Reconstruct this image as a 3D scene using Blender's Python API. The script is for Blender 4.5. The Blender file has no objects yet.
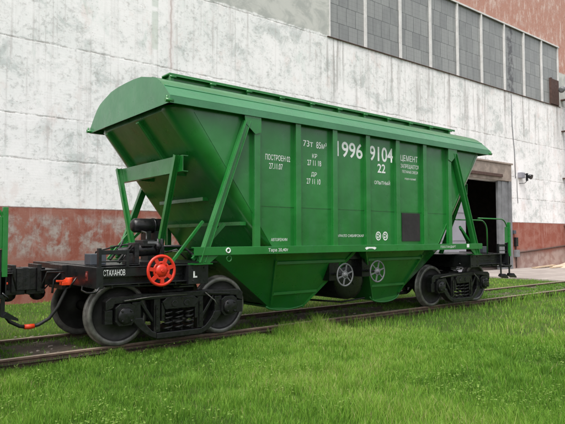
import bpy, bmesh, math, random
import numpy as np
from mathutils import Vector, Matrix, noise as mnoise
random.seed(7); RNG = np.random.default_rng(7)
SC = bpy.context.scene
COL = SC.collection
R = math.radians

# ------------------------------------------------------------------ camera, sky, sun, exposure
cd = bpy.data.cameras.new('camera'); cam = bpy.data.objects.new('camera', cd); COL.objects.link(cam)
cd.sensor_width = 36; cd.lens = 36.305; cd.clip_end = 500; cd.clip_start = .05
_c = Vector((-8.39185, -9.21143, 1.61763)); _r = Vector((0.77606, -0.63066, -0.00257)); _u = Vector((-0.02739, -0.03777, 0.99891)); _f = Vector((0.63007, 0.77514, 0.04658))
cam.matrix_world = Matrix(((_r.x, _u.x, -_f.x, _c.x), (_r.y, _u.y, -_f.y, _c.y), (_r.z, _u.z, -_f.z, _c.z), (0, 0, 0, 1)))
SC.camera = cam
SUN_EL, SUN_AZ = R(62), R(238)          # azimuth clockwise from +Y (towards the wall)
w = bpy.data.worlds.new('World'); SC.world = w; w.use_nodes = True
nt = w.node_tree; nt.nodes.clear()
sky = nt.nodes.new('ShaderNodeTexSky'); sky.sky_type = 'NISHITA'; sky.sun_disc = False
sky.sun_elevation = SUN_EL; sky.sun_rotation = SUN_AZ; sky.dust_density = 5; sky.air_density = 1.0; sky.ozone_density = 1
hs = nt.nodes.new('ShaderNodeHueSaturation'); hs.inputs['Saturation'].default_value = .3
bg = nt.nodes.new('ShaderNodeBackground'); bg.inputs['Strength'].default_value = .14
wo = nt.nodes.new('ShaderNodeOutputWorld')
nt.links.new(sky.outputs[0], hs.inputs['Color']); nt.links.new(hs.outputs[0], bg.inputs['Color']); nt.links.new(bg.outputs[0], wo.inputs[0])
ld = bpy.data.lights.new('sun', 'SUN'); sun = bpy.data.objects.new('sun', ld); COL.objects.link(sun)
ld.energy = 1.3; ld.angle = R(25); ld.color = (1, .97, .92)
sd = Vector((math.sin(SUN_AZ) * math.cos(SUN_EL), math.cos(SUN_AZ) * math.cos(SUN_EL), math.sin(SUN_EL)))
sun.rotation_euler = sd.to_track_quat('Z', 'Y').to_euler(); sun.location = (-10, -20, 25)
SC.view_settings.view_transform = 'Standard'; SC.view_settings.look = 'None'
SC.view_settings.gamma = 1; SC.view_settings.use_curve_mapping = False; SC.view_settings.exposure = 0.95

# ------------------------------------------------------------------ helpers
def tag(o, label=None, cat=None, group=None, kind=None):
    if label: o['label'] = label
    if cat: o['category'] = cat
    if group: o['group'] = group
    if kind: o['kind'] = kind
    return o

def empty(name, loc=(0, 0, 0)):
    o = bpy.data.objects.new(name, None); o.location = loc; o.empty_display_size = .3; COL.objects.link(o); return o

class MB:
    """collects shapes into one mesh"""
    def __init__(s): s.bm = bmesh.new()
    def face(s, pts):
        return s.bm.faces.new([s.bm.verts.new(p) for p in pts])
    def box(s, x0, x1, y0, y1, z0, z1):
        x0, x1 = min(x0, x1), max(x0, x1); y0, y1 = min(y0, y1), max(y0, y1); z0, z1 = min(z0, z1), max(z0, z1)
        v = [s.bm.verts.new((x, y, z)) for x in (x0, x1) for y in (y0, y1) for z in (z0, z1)]
        for f in ((0, 1, 3, 2), (4, 6, 7, 5), (0, 4, 5, 1), (2, 3, 7, 6), (0, 2, 6, 4), (1, 5, 7, 3)):
            s.bm.faces.new([v[i] for i in f])
        return s
    def bar(s, a, b, w, h, up=(0, 0, 1)):
        """rectangular bar a->b; w across (perp. to up), h along up"""
        a, b = Vector(a), Vector(b); d = (b - a).normalized(); up = Vector(up)
        sx = d.cross(up).normalized(); u = sx.cross(d).normalized()
        v = [s.bm.verts.new(p + sx * (i * w / 2) + u * (j * h / 2)) for p in (a, b) for i, j in ((-1, -1), (1, -1), (1, 1), (-1, 1))]
        for f in ((0, 1, 2, 3), (7, 6, 5, 4), (0, 4, 5, 1), (1, 5, 6, 2), (2, 6, 7, 3), (3, 7, 4, 0)):
            s.bm.faces.new([v[i] for i in f])
        return s
    def tube(s, pts, r, n=12, cap=True):
        pts = [Vector(p) for p in pts]; rs = r if isinstance(r, (list, tuple)) else [r] * len(pts)
        rings = []; ref = None
        for i, p in enumerate(pts):
            d = (pts[min(i + 1, len(pts) - 1)] - pts[max(i - 1, 0)]).normalized()
            if ref is None: ref = Vector((0, 0, 1)) if abs(d.z) < .9 else Vector((1, 0, 0))
            sx = d.cross(ref).normalized(); u = sx.cross(d).normalized(); ref = u
            rings.append([s.bm.verts.new(p + (sx * math.cos(t) + u * math.sin(t)) * rs[i]) for t in [2 * math.pi * k / n for k in range(n)]])
        for A, B in zip(rings, rings[1:]):
            for k in range(n):
                f = s.bm.faces.new((A[k], A[(k + 1) % n], B[(k + 1) % n], B[k])); f.smooth = True
        if cap:
            s.bm.faces.new(rings[0][::-1]); s.bm.faces.new(rings[-1])
        return s
    def cyl(s, a, b, r, n=24, r2=None):
        return s.tube([a, b], [r, r if r2 is None else r2], n)
    def lathe_y(s, cx, cz, prof, n=40):
        """prof: list of (radius, y) revolved round an axis along Y; closed if the ends differ"""
        rings = [[s.bm.verts.new((cx + r * math.cos(t), y, cz + r * math.sin(t))) for t in [2 * math.pi * k / n for k in range(n)]] if r > 1e-5 else [s.bm.verts.new((cx, y, cz))] for r, y in prof]
        for A, B in zip(rings, rings[1:]):
            for k in range(n):
                k2 = (k + 1) % n
                q = [A[k % len(A)], A[k2 % len(A)], B[k2 % len(B)], B[k % len(B)]]
                q = list(dict.fromkeys(q))
                if len(q) > 2: s.bm.faces.new(q).smooth = True
        return s
    def torus_y(s, c, r, rt, n=40, m=10, sy=1.):
        c = Vector(c); rings = []
        for k in range(n):
            t = 2 * math.pi * k / n
            rings.append([s.bm.verts.new(c + Vector(((r + rt * math.cos(q)) * math.cos(t), rt * sy * math.sin(q), (r + rt * math.cos(q)) * math.sin(t)))) for q in [2 * math.pi * j / m for j in range(m)]])
        for k in range(n):
            A, B = rings[k], rings[(k + 1) % n]
            for j in range(m):
                s.bm.faces.new((A[j], A[(j + 1) % m], B[(j + 1) % m], B[j])).smooth = True
        return s
    def prism(s, poly, axis, a, b):
        """poly in the plane across axis; axis 'Y': poly=(x,z); 'X': poly=(y,z); 'Z': poly=(x,y)"""
        P = {'Y': lambda p, t: (p[0], t, p[1]), 'X': lambda p, t: (t, p[0], p[1]), 'Z': lambda p, t: (p[0], p[1], t)}[axis]
        A = [s.bm.verts.new(P(p, a)) for p in poly]; B = [s.bm.verts.new(P(p, b)) for p in poly]; n = len(poly)
        s.bm.faces.new(A); s.bm.faces.new(B[::-1])
        for k in range(n): s.bm.faces.new((A[k], B[k], B[(k + 1) % n], A[(k + 1) % n]))
        return s
    def sphere(s, c, r, sc=(1, 1, 1), seg=12):
        m = Matrix.Translation(c) @ Matrix.Diagonal((*[r * k for k in sc], 1))
        g = bmesh.ops.create_uvsphere(s.bm, u_segments=seg, v_segments=max(6, seg // 2), radius=1, matrix=m)
        for v in g['verts']:
            for f in v.link_faces: f.smooth = True
        return s
    def build(s, name, mat, parent=None, bevel=0, label=None):
        bmesh.ops.recalc_face_normals(s.bm, faces=s.bm.faces)
        me = bpy.data.meshes.new(name); s.bm.to_mesh(me); s.bm.free()
        o = bpy.data.objects.new(name, me); COL.objects.link(o)
        if mat: me.materials.append(mat)
        if parent: o.parent = parent
        if bevel:
            b = o.modifiers.new('bevel', 'BEVEL'); b.width = bevel; b.segments = 2; b.limit_method = 'ANGLE'; b.angle_limit = R(35)
            b.harden_normals = False
        if label: o['label'] = label
        return o

def copy_tree(o, parent=None):
    c = o.copy(); COL.objects.link(c)
    if parent: c.parent = parent
    for ch in list(o.children): copy_tree(ch, c)
    return c

# node helpers
class NT:
    def __init__(s, m): s.t = m.node_tree; s.n = s.t.nodes; s.l = s.t.links
    def node(s, typ, **kw):
        n = s.n.new(typ)
        for k, v in kw.items():
            if k.startswith('i_'): n.inputs[k[2:].replace('_', ' ')].default_value = v
            else: setattr(n, k, v)
        return n
    def sock(s, v, inp):
        if hasattr(v, 'is_output'): s.l.new(v, inp)
        else: inp.default_value = v
    def mix(s, fac, a, b, blend='MIX'):
        n = s.n.new('ShaderNodeMix'); n.data_type = 'RGBA'; n.blend_type = blend
        s.sock(fac, n.inputs[0]); s.sock(a, n.inputs[6]); s.sock(b, n.inputs[7]); return n.outputs[2]
    def math(s, op, a, b=0., c=0., clamp=False):
        n = s.n.new('ShaderNodeMath'); n.operation = op; n.use_clamp = clamp
        s.sock(a, n.inputs[0]); s.sock(b, n.inputs[1]); s.sock(c, n.inputs[2]); return n.outputs[0]
    def ramp(s, v, a, b, lo=0., hi=1.):
        n = s.n.new('ShaderNodeMapRange'); n.clamp = True; n.interpolation_type = 'SMOOTHSTEP'
        s.sock(v, n.inputs[0]); n.inputs[1].default_value = a; n.inputs[2].default_value = b; n.inputs[3].default_value = lo; n.inputs[4].default_value = hi
        return n.outputs[0]
    def noise(s, vec, scale, detail=4, rough=.55, stretch=None, dist=0.):
        if stretch:
            mp = s.n.new('ShaderNodeMapping'); mp.inputs['Scale'].default_value = stretch; s.l.new(vec, mp.inputs[0]); vec = mp.outputs[0]
        n = s.n.new('ShaderNodeTexNoise'); n.inputs['Scale'].default_value = scale; n.inputs['Detail'].default_value = detail
        n.inputs['Roughness'].default_value = rough; n.inputs['Distortion'].default_value = dist; s.l.new(vec, n.inputs[0]); return n.outputs[0]

def newmat(name):
    m = bpy.data.materials.new(name); m.use_nodes = True; t = NT(m)
    b = t.n['Principled BSDF']; g = t.node('ShaderNodeNewGeometry'); return m, t, b, g.outputs['Position']

def c4(c): return (c[0], c[1], c[2], 1.)

def paint(name, col, rough=.4, metal=0., var=.25, scale=3., col2=None, bump=.0, spec=.5, dust=0., dustcol=(.25, .23, .2)):
    m, t, b, pos = newmat(name)
    f = t.noise(pos, scale, 6, .6)
    f = t.ramp(f, .3, .7)
    c2 = col2 or tuple(k * (1 - var) for k in col)
    c = t.mix(f, c4(col), c4(c2))
    if dust:
        d = t.ramp(t.noise(pos, 11, 8, .7), .5, .75)
        c = t.mix(t.math('MULTIPLY', d, dust), c, c4(dustcol))
    t.l.new(c, b.inputs['Base Color'])
    t.sock(t.ramp(t.noise(pos, scale * 2.3, 5), .3, .7, max(.05, rough - .08), min(1, rough + .1)), b.inputs['Roughness'])
    b.inputs['Metallic'].default_value = metal; b.inputs['Specular IOR Level'].default_value = spec
    if bump:
        bp = t.node('ShaderNodeBump'); bp.inputs['Strength'].default_value = bump; bp.inputs['Distance'].default_value = .01
        t.l.new(t.noise(pos, 9, 6), bp.inputs['Height']); t.l.new(bp.outputs[0], b.inputs['Normal'])
    return m

# wagon green: gloss enamel, faint plate waviness and vertical wash marks
def make_green(name='green_enamel', ca=(.006, .130, .017, 1), cb=(.011, .170, .025, 1), dust=.18, dc=(.11, .16, .11, 1), coat=.5):
    m, t, b, pos = newmat(name)
    f = t.ramp(t.noise(pos, 1.4, 5, .6), .35, .7)
    c = t.mix(f, ca, cb)
    st = t.ramp(t.noise(pos, 1.0, 5, .6, stretch=(7, 7, .5)), .45, .75)
    c = t.mix(t.math('MULTIPLY', st, .25), c, (.035, .13, .065, 1))
    d = t.ramp(t.noise(pos, 14, 8, .7), .58, .8)
    c = t.mix(t.math('MULTIPLY', d, dust), c, dc)
    t.l.new(c, b.inputs['Base Color'])
    t.sock(t.ramp(t.noise(pos, 4, 5), .3, .7, .26, .42), b.inputs['Roughness'])
    b.inputs['Coat Weight'].default_value = coat; b.inputs['Coat Roughness'].default_value = .22; b.inputs['Coat IOR'].default_value = 1.6
    bp = t.node('ShaderNodeBump'); bp.inputs['Strength'].default_value = .55; bp.inputs['Distance'].default_value = .035
    t.l.new(t.noise(pos, 2.0, 3, .45), bp.inputs['Height']); t.l.new(bp.outputs[0], b.inputs['Normal'])
    return m

M = {}
M['green'] = make_green()
M['roofgreen'] = make_green('sky_sheen_roof_green', (.020, .155, .052, 1), (.032, .185, .068, 1), .3, (.16, .28, .18, 1), .6)  # sky sheen on roof and gables painted in as a paler green
M['black'] = paint('black_underframe_paint', (.008, .009, .010), .32, var=.3, dust=.18, dustcol=(.06, .055, .05))
M['cast'] = paint('black_painted_cast_steel', (.010, .010, .011), .34, var=.3, scale=8, bump=.7, dust=.28, dustcol=(.06, .05, .042))
M['tyre'] = paint('worn_wheel_steel', (.20, .195, .18), .42, metal=.5, var=.5, scale=10)
M['wheelweb'] = paint('dark_wheel_web', (.022, .021, .021), .55, var=.4, scale=6, dust=.3, dustcol=(.08, .07, .06))
M['red'] = paint('red_enamel', (.62, .03, .012), .35, var=.15)
M['darkred'] = paint('dull_dark_red', (.16, .02, .015), .5, var=.3)
M['orange'] = paint('orange_red_enamel', (.75, .06, .015), .4, var=.2)
M['white'] = paint('white_stencil_paint', (.80, .82, .80), .5, var=.2, scale=20)
M['greyw'] = paint('pale_grey_enamel', (.13, .135, .14), .5, var=.2, scale=8)
M['steelgrey'] = paint('bluish_grey_steel_paint', (.06, .07, .085), .45, var=.2)
M['plaque'] = paint('black_stencil_board', (.022, .018, .02), .7, var=.4, scale=5, dust=.3, dustcol=(.06, .04, .04))
M['rubber'] = paint('black_rubber', (.012, .012, .012), .6, var=.3)
M['rail'] = paint('rusty_rail_steel', (.13, .08, .055), .75, var=.5, scale=7, bump=.5)
M['railtop'] = paint('worn_rail_top', (.36, .29, .22), .5, metal=.2, var=.35, scale=12)

# ------------------------------------------------------------------ setting materials
def make_wall():
    m, t, b, pos = newmat('whitewashed_factory_wall')
    sp = t.node('ShaderNodeSeparateXYZ'); t.l.new(pos, sp.inputs[0]); X, Y, Z = sp.outputs
    cb = t.node('ShaderNodeCombineXYZ'); t.l.new(X, cb.inputs[0]); t.l.new(Z, cb.inputs[1])
    br = t.node('ShaderNodeTexBrick'); br.inputs['Scale'].default_value = 1; br.inputs['Brick Width'].default_value = .26
    br.inputs['Row Height'].default_value = .075; br.inputs['Mortar Size'].default_value = .008; br.inputs['Mortar Smooth'].default_value = .3
    t.l.new(cb.outputs[0], br.inputs[0]); mort = br.outputs['Fac']
    # whitewash: worn patches of grey render, pinkish brick and pale green damp
    n1 = t.noise(pos, .42, 8, .6, stretch=(1, 1, 1.2)); n2 = t.noise(pos, 1.35, 10, .66, stretch=(1, 1, 1.1), dist=.5); n3 = t.noise(pos, 5.2, 9, .74, stretch=(1, 1, 1), dist=.3)
    c = t.mix(t.ramp(n1, .36, .64), (.84, .82, .82, 1), (.75, .75, .745, 1))
    c = t.mix(t.math('MULTIPLY', t.ramp(n2, .50, .64), t.ramp(n1, .38, .58, .25, .85)), c, (.50, .53, .52, 1))
    c = t.mix(t.math('MULTIPLY', t.math('MULTIPLY', t.ramp(n3, .50, .64), t.ramp(n1, .36, .52)), .6), c, (.40, .40, .39, 1))
    n4 = t.noise(pos, 1.1, 7, .65, stretch=(1.2, 1, .8))
    c = t.mix(t.math('MULTIPLY', t.ramp(n4, .56, .68), .4), c, (.68, .56, .53, 1))
    grn = t.noise(pos, .9, 6, .6, stretch=(1.6, 1, .6), dist=.4)
    c = t.mix(t.math('MULTIPLY', t.ramp(grn, .60, .72), .35), c, (.42, .52, .47, 1))
    n5 = t.noise(pos, 13, 6, .7, stretch=(1, 1, 1.3)); c = t.mix(t.math('MULTIPLY', t.math('MULTIPLY', t.ramp(n5, .54, .62), t.ramp(n2, .42, .58)), .45), c, (.36, .33, .31, 1))
    # vertical rain streaks below the window band (x > 7.4, fading downwards)
    st = t.noise(pos, 1., 5, .7, stretch=(4.5, 1, .16))
    sm = t.math('MULTIPLY', t.ramp(X, 6.8, 8.), t.ramp(Z, 5.5, 9.6))
    sm = t.math('MULTIPLY', sm, t.ramp(st, .50, .66)); c = t.mix(t.math('MULTIPLY', sm, .75), c, (.27, .245, .235, 1))
    st2 = t.noise(pos, 1., 4, .6, stretch=(9, 1, .25))
    c = t.mix(t.math('MULTIPLY', t.ramp(st2, .52, .72), t.ramp(n1, .4, .6, .2, .6)), c, (.45, .42, .41, 1))
    # horizontal panel joints with ragged dirt
    JM = []; jn = t.math('MULTIPLY', t.math('SUBTRACT', t.noise(pos, 2.2, 6, .7), .5), .12)
    for z0, wd, k in ((3.86, .034, .5), (5.10, .03, .65), (7.22, .036, .6), (9.86, .03, .5)):
        dz = t.math('ABSOLUTE', t.math('ADD', t.math('SUBTRACT', Z, z0), jn))
        f = t.math('MULTIPLY', t.ramp(dz, wd, wd * .2), t.ramp(t.noise(pos, 3.1, 7, .75), .42, .56)); JM.append(t.math('MULTIPLY', t.ramp(dz, wd * 1.3, wd * .3), t.ramp(n2, .40, .60))); c = t.mix(t.math('MULTIPLY', f, k), c, (.20, .175, .16, 1))
        lip = t.math('ADD', t.math('SUBTRACT', Z, z0 - .16), jn)
        c = t.mix(t.math('MULTIPLY', t.ramp(t.math('ABSOLUTE', lip),   .13, .06), .2), c, (.82, .80, .81, 1))
    # vertical crack at x = .46
    dx = t.math('ABSOLUTE', t.math('ADD', t.math('SUBTRACT', X, .46), t.math('MULTIPLY', t.math('SUBTRACT', t.noise(pos, 5, 5), .5), .18)))
    f = t.math('MULTIPLY', t.ramp(dx, .05, .015), t.ramp(Z, 7.1, 7.3)); c = t.mix(t.math('MULTIPLY', f, .75), c, (.30, .2, .17, 1))
    dl = t.math('MULTIPLY', t.ramp(t.math('ABSOLUTE', t.math('SUBTRACT', X, .46)), .14, .09), t.ramp(Z, 7.1, 7.3))
    c = t.mix(t.math('MULTIPLY', dl, .5), c, (.72, .66, .66, 1))
    # two green drip marks left of the crack
    for x0, za, zb in ((-.12, 7.75, 9.0), (-.12, 9.15, 9.6)):
        f = t.math('MULTIPLY', t.ramp(t.math('ABSOLUTE', t.math('SUBTRACT', X, x0)), .14, .08), t.math('MULTIPLY', t.ramp(Z, za - .05, za + .05), t.ramp(Z, zb + .05, zb - .05)))
        c = t.mix(t.math('MULTIPLY', f, .45), c, (.42, .50, .42, 1))
    # bare grey render above 9.9 m up to the window, red brick above the window band
    wob = t.math('MULTIPLY', t.math('SUBTRACT', n2, .5), .35)
    up = t.ramp(t.math('ADD', Z, wob), 9.92, 9.98)
    gr = t.mix(t.ramp(n2, .4, .62), (.52, .52, .49, 1), (.38, .39, .37, 1))
    c = t.mix(t.math('MULTIPLY', up, t.ramp(X, .4, .55)), c, gr)
    bk = t.mix(t.ramp(n3, .4, .6), (.46, .22, .17, 1), (.40, .18, .135, 1))
    bk = t.mix(t.ramp(n3, .46, .66, 0, .6), bk, (.56, .38, .33, 1)); bk = t.mix(t.math('MULTIPLY', mort, .8), bk, (.42, .33, .28, 1))
    bk = t.mix(t.ramp(t.noise(pos, 1.6, 8, .7, stretch=(2.2, 1, .7)), .50, .62, 0, .75), bk, (.62, .50, .45, 1)); bk = t.mix(t.ramp(t.noise(pos, 4., 6, .7), .56, .66, 0, .6), bk, (.30, .12, .09, 1))
    bk = t.mix(t.ramp(t.noise(pos, .8, 6, .6, stretch=(1, 1, 1.2)), .52, .75, 0, .5), bk, (.60, .52, .48, 1))
    c = t.mix(t.ramp(Z, 13.8, 13.82), c, bk)
    c = t.mix(t.math('MULTIPLY', t.ramp(X, 27.9, 27.95), t.ramp(Z, 12.1, 12.2)), c, bk)
    # red dado up to 2.5 m, peeling
    dd = t.mix(t.ramp(n2, .42, .6), (.25, .080, .056, 1), (.30, .13, .10, 1))
    peel = t.noise(pos, 1.0, 9, .66, stretch=(1.4, 1, .9), dist=.3)
    band = t.math('MULTIPLY', t.ramp(Z, 2.42, 2.15), t.ramp(Z, .95, 1.35))
    pl = t.math('MULTIPLY', t.ramp(peel, .45, .56), band)
    pl = t.math('MULTIPLY', pl, t.ramp(X, 13, 9))
    dd = t.mix(t.math('MULTIPLY', pl, .7), dd, t.mix(t.ramp(n3, .42, .6), (.40, .40, .375, 1), (.27, .20, .18, 1)))
    fl = t.ramp(t.noise(pos, 22, 4, .6), .60, .66); dd = t.mix(t.math('MULTIPLY', fl, .25), dd, (.45, .40, .37, 1))
    low = t.ramp(t.math('ADD', Z, t.math('MULTIPLY', t.math('SUBTRACT', n1, .5), 1.6)), 1.05, .6)
    dd = t.mix(t.math('MULTIPLY', low, t.ramp(X, 12, 16)), dd, t.mix(t.ramp(n2, .4, .6), (.36, .27, .24, 1), (.27, .17, .145, 1)))
    dl = t.ramp(t.noise(pos, 1, 5, .6, stretch=(6, 1, .6)), .55, .8); dd = t.mix(t.math('MULTIPLY', dl, .35), dd, (.58, .45, .42, 1))
    edge = t.math('ADD', Z, t.math('MULTIPLY', t.math('SUBTRACT', n3, .5), .06))
    c = t.mix(t.ramp(edge, 2.52, 2.49), c, dd)
    f = t.ramp(t.math('ABSOLUTE', t.math('SUBTRACT', edge, 2.5)), .03, .01); c = t.mix(t.math('MULTIPLY', f, .6), c, (.15, .08, .07, 1))
    t.l.new(c, b.inputs['Base Color']); b.inputs['Roughness'].default_value = .9; b.inputs['Specular IOR Level'].default_value = .2
    bp = t.node('ShaderNodeBump'); bp.inputs['Strength'].default_value = .6; bp.inputs['Distance'].default_value = .012
    h = t.math('ADD', t.math('MULTIPLY', mort, -.05), t.math('MULTIPLY', n3, .7))
    for j in JM: h = t.math('SUBTRACT', h, t.math('MULTIPLY', j, .9))
    h = t.math('ADD', h, t.math('MULTIPLY', n2, .8)); t.l.new(h, bp.inputs['Height']); t.l.new(bp.outputs[0], b.inputs['Normal'])
    return m

def make_glassblock():
    m, t, b, pos = newmat('dirty_glass_block')
    sp = t.node('ShaderNodeSeparateXYZ'); t.l.new(pos, sp.inputs[0]); X, Y, Z = sp.outputs
    cb = t.node('ShaderNodeCombineXYZ'); t.l.new(X, cb.inputs[0]); t.l.new(Z, cb.inputs[1])
    br = t.node('ShaderNodeTexBrick', offset=.18); br.inputs['Scale'].default_value = 1; br.inputs['Brick Width'].default_value = .555
    br.inputs['Row Height'].default_value = .76; br.inputs['Mortar Size'].default_value = .013
    br.inputs['Color1'].default_value = (.20, .205, .205, 1); br.inputs['Color2'].default_value = (.27, .275, .27, 1); br.inputs['Mortar'].default_value = (.085, .09, .09, 1)
    t.l.new(cb.outputs[0], br.inputs[0]); c = br.outputs['Color']
    b2 = t.node('ShaderNodeTexBrick', offset=0.); b2.inputs['Scale'].default_value = 1; b2.inputs['Brick Width'].default_value = .19; b2.inputs['Row Height'].default_value = .19; b2.inputs['Mortar Size'].default_value = .008
    t.l.new(cb.outputs[0], b2.inputs[0]); c = t.mix(t.math('MULTIPLY', b2.outputs['Fac'], .35), c, (.10, .10, .10, 1))
    n = t.noise(pos, 2.2, 7, .65, stretch=(2, 1, .7)); c = t.mix(t.math('MULTIPLY', t.ramp(n, .45, .7), .4), c, (.30, .315, .30, 1))
    # blackened, broken streak near x = 22.3
    wx = t.math('ADD', t.math('SUBTRACT', X, 22.1), t.math('MULTIPLY', t.math('SUBTRACT', t.noise(pos, .9, 5), .5), 1.1))
    f = t.math('MULTIPLY', t.ramp(t.math('ABSOLUTE', wx), .42, .2), t.ramp(t.noise(pos, 3, 5), .4, .55)); c = t.mix(t.math('MULTIPLY', f, .75), c, (.045, .04, .045, 1))
    t.l.new(c, b.inputs['Base Color']); b.inputs['Roughness'].default_value = .38
    bp = t.node('ShaderNodeBump'); bp.inputs['Strength'].default_value = .5; bp.inputs['Distance'].default_value = .01
    t.l.new(t.math('MULTIPLY', br.outputs['Fac'], -1.), bp.inputs['Height']); t.l.new(bp.outputs[0], b.inputs['Normal'])
    return m

def make_concrete():
    m, t, b, pos = newmat('weathered_concrete')
    c = t.mix(t.ramp(t.noise(pos, .7, 8, .65), .4, .65), (.25, .215, .195, 1), (.34, .30, .27, 1))
    c = t.mix(t.math('MULTIPLY', t.ramp(t.noise(pos, 5, 9, .7), .52, .7), .5), c, (.20, .17, .15, 1))
    t.l.new(c, b.inputs['Base Color']); b.inputs['Roughness'].default_value = .9
    bp = t.node('ShaderNodeBump'); bp.inputs['Strength'].default_value = .5; bp.inputs['Distance'].default_value = .01
    t.l.new(t.noise(pos, 14, 8, .7), bp.inputs['Height']); t.l.new(bp.outputs[0], b.inputs['Normal']); return m

def make_ground():
    m, t, b, pos = newmat('grassy_earth')
    n = t.noise(pos, .8, 8, .65); n2 = t.noise(pos, 7, 9, .7); n3 = t.noise(pos, 30, 6, .7)
    c = t.mix(t.ramp(n, .4, .6), (.045, .085, .016, 1), (.065, .10, .022, 1))
    c = t.mix(t.math('MULTIPLY', t.ramp(n2, .5, .66), .6), c, (.07, .055, .035, 1))
    c = t.mix(t.math('MULTIPLY', t.ramp(n3, .5, .7), .5), c, (.03, .05, .012, 1))
    t.l.new(c, b.inputs['Base Color']); b.inputs['Roughness'].default_value = .95; b.inputs['Specular IOR Level'].default_value = .1
    bp = t.node('ShaderNodeBump'); bp.inputs['Strength'].default_value = .8; bp.inputs['Distance'].default_value = .04
    t.l.new(n3, bp.inputs['Height']); t.l.new(bp.outputs[0], b.inputs['Normal']); return m

def make_bed():
    m, t, b, pos = newmat('darkened_trackbed_soil')
    n = t.noise(pos, 2.2, 8, .65); n2 = t.noise(pos, 18, 8, .75)
    c = t.mix(t.ramp(n, .4, .62), (.045, .034, .023, 1), (.08, .062, .042, 1))  # brown soil, darkened throughout to deepen the shadow under the wagon
    c = t.mix(t.ramp(n2, .58, .68), c, (.16, .14, .12, 1)); c = t.mix(t.ramp(t.noise(pos, 1.3, 7, .6), .56, .66), c, (.04, .06, .016, 1))
    t.l.new(c, b.inputs['Base Color']); b.inputs['Roughness'].default_value = .95
    bp = t.node('ShaderNodeBump'); bp.inputs['Strength'].default_value = 1.; bp.inputs['Distance'].default_value = .04
    t.l.new(n2, bp.inputs['Height']); t.l.new(bp.outputs[0], b.inputs['Normal']); return m

def make_leaf(name, stops):
    m, t, b, pos = newmat(name)
    a = t.node('ShaderNodeAttribute', attribute_name='tint'); fac = a.outputs['Fac']
    r = t.node('ShaderNodeValToRGB'); cr = r.color_ramp
    while len(cr.elements) < len(stops): cr.elements.new(.5)
    for e, (p_, c_) in zip(cr.elements, stops): e.position = p_; e.color = c4(c_)
    t.l.new(fac, r.inputs[0]); t.l.new(r.outputs[0], b.inputs['Base Color']); b.inputs['Roughness'].default_value = .55
    b.inputs['Specular IOR Level'].default_value = .25
    tr = t.node('ShaderNodeBsdfTranslucent'); t.l.new(r.outputs[0], tr.inputs[0])
    mx = t.node('ShaderNodeMixShader'); mx.inputs[0].default_value = .35
    t.l.new(b.outputs[0], mx.inputs[1]); t.l.new(tr.outputs[0], mx.inputs[2]); t.l.new(mx.outputs[0], t.n['Material Output'].inputs[0]); return m

M['wall'] = make_wall(); M['glass'] = make_glassblock(); M['concrete'] = make_concrete(); M['ground'] = make_ground(); M['bed'] = make_bed()
M['mullion'] = paint('whitewashed_mullion', (.66, .65, .64), .8, var=.2, scale=2, dust=.5, dustcol=(.35, .28, .24))
M['doorsteel'] = paint('grey_door_steel', (.20, .205, .215), .55, var=.35, scale=2, dust=.3, dustcol=(.12, .09, .08))
M['doorpale'] = paint('pale_grey_door_paint', (.27, .265, .30), .6, var=.15, scale=1.5)
M['lintel'] = paint('stained_concrete_lintel', (.33, .27, .23), .9, var=.4, scale=2.5, dust=.5, dustcol=(.22, .16, .12))
M['rust'] = paint('brown_rusty_pipe', (.085, .045, .035), .75, var=.4, scale=6)
M['darkroom'] = paint('dark_brown_interior', (.10, .075, .07), .95, var=.4)  # plain dark brown for the room behind the gateway
M['lamp'] = paint('grey_lamp_housing', (.30, .31, .32), .5, var=.2)
M['timber'] = paint('pale_sawn_timber', (.50, .38, .26), .8, var=.3, scale=3)
M['sand'] = paint('pale_sand', (.55, .45, .34), .95, var=.25, scale=3, bump=.5)

# ------------------------------------------------------------------ the setting: ground, path, track
GZ = -.15
def struct(name, mb, mat):
    o = mb.build(name, mat); o['kind'] = 'structure'; return o
g = MB(); g.face([(-200, -200, GZ), (300, -200, GZ), (300, 300, GZ), (-200, 300, GZ)]); struct('ground', g, M['ground'])
g = MB(); g.face([(-60, -.88, GZ + .075), (14.9, -.88, GZ + .075), (14.9, .88, GZ + .075), (-60, .88, GZ + .075)])
struct('track_bed', g, M['bed'])
# concrete apron: crosses the track beyond x = 14.9 and runs along the wall as a strip
g = MB()
g.prism([(2.6, 5.45), (14.9, 5.45), (15.1, -9), (60, -9), (60, 7.5), (2.6, 7.5)], 'Z', GZ - .2, GZ + .06)
struct('concrete_path', g, M['concrete'])
def rail(y, label):
    m = MB()
    m.prism([(y - .075, -.178), (y + .075, -.178), (y + .075, -.165), (y + .012, -.14), (y + .012, -.045), (y + .036, -.03), (y + .036, -.004), (y + .030, 0), (y - .030, 0), (y - .036, -.004), (y - .036, -.03), (y - .012, -.045), (y - .012, -.14), (y - .075, -.165)], 'X', -60, 60)
    o = m.build('rail', M['rail']); tag(o, label, 'rail', 'rails of the track')
    o.data.materials.append(M['railtop'])
    for p_ in o.data.polygons:
        if p_.normal.z > .5 and p_.center.z > -.006: p_.material_index = 1
rail(-.795, 'rusty rail nearer the camera, its web half hidden in the front lawn')
rail(.795, 'rusty rail on the wall side, behind the wagon wheels')

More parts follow.
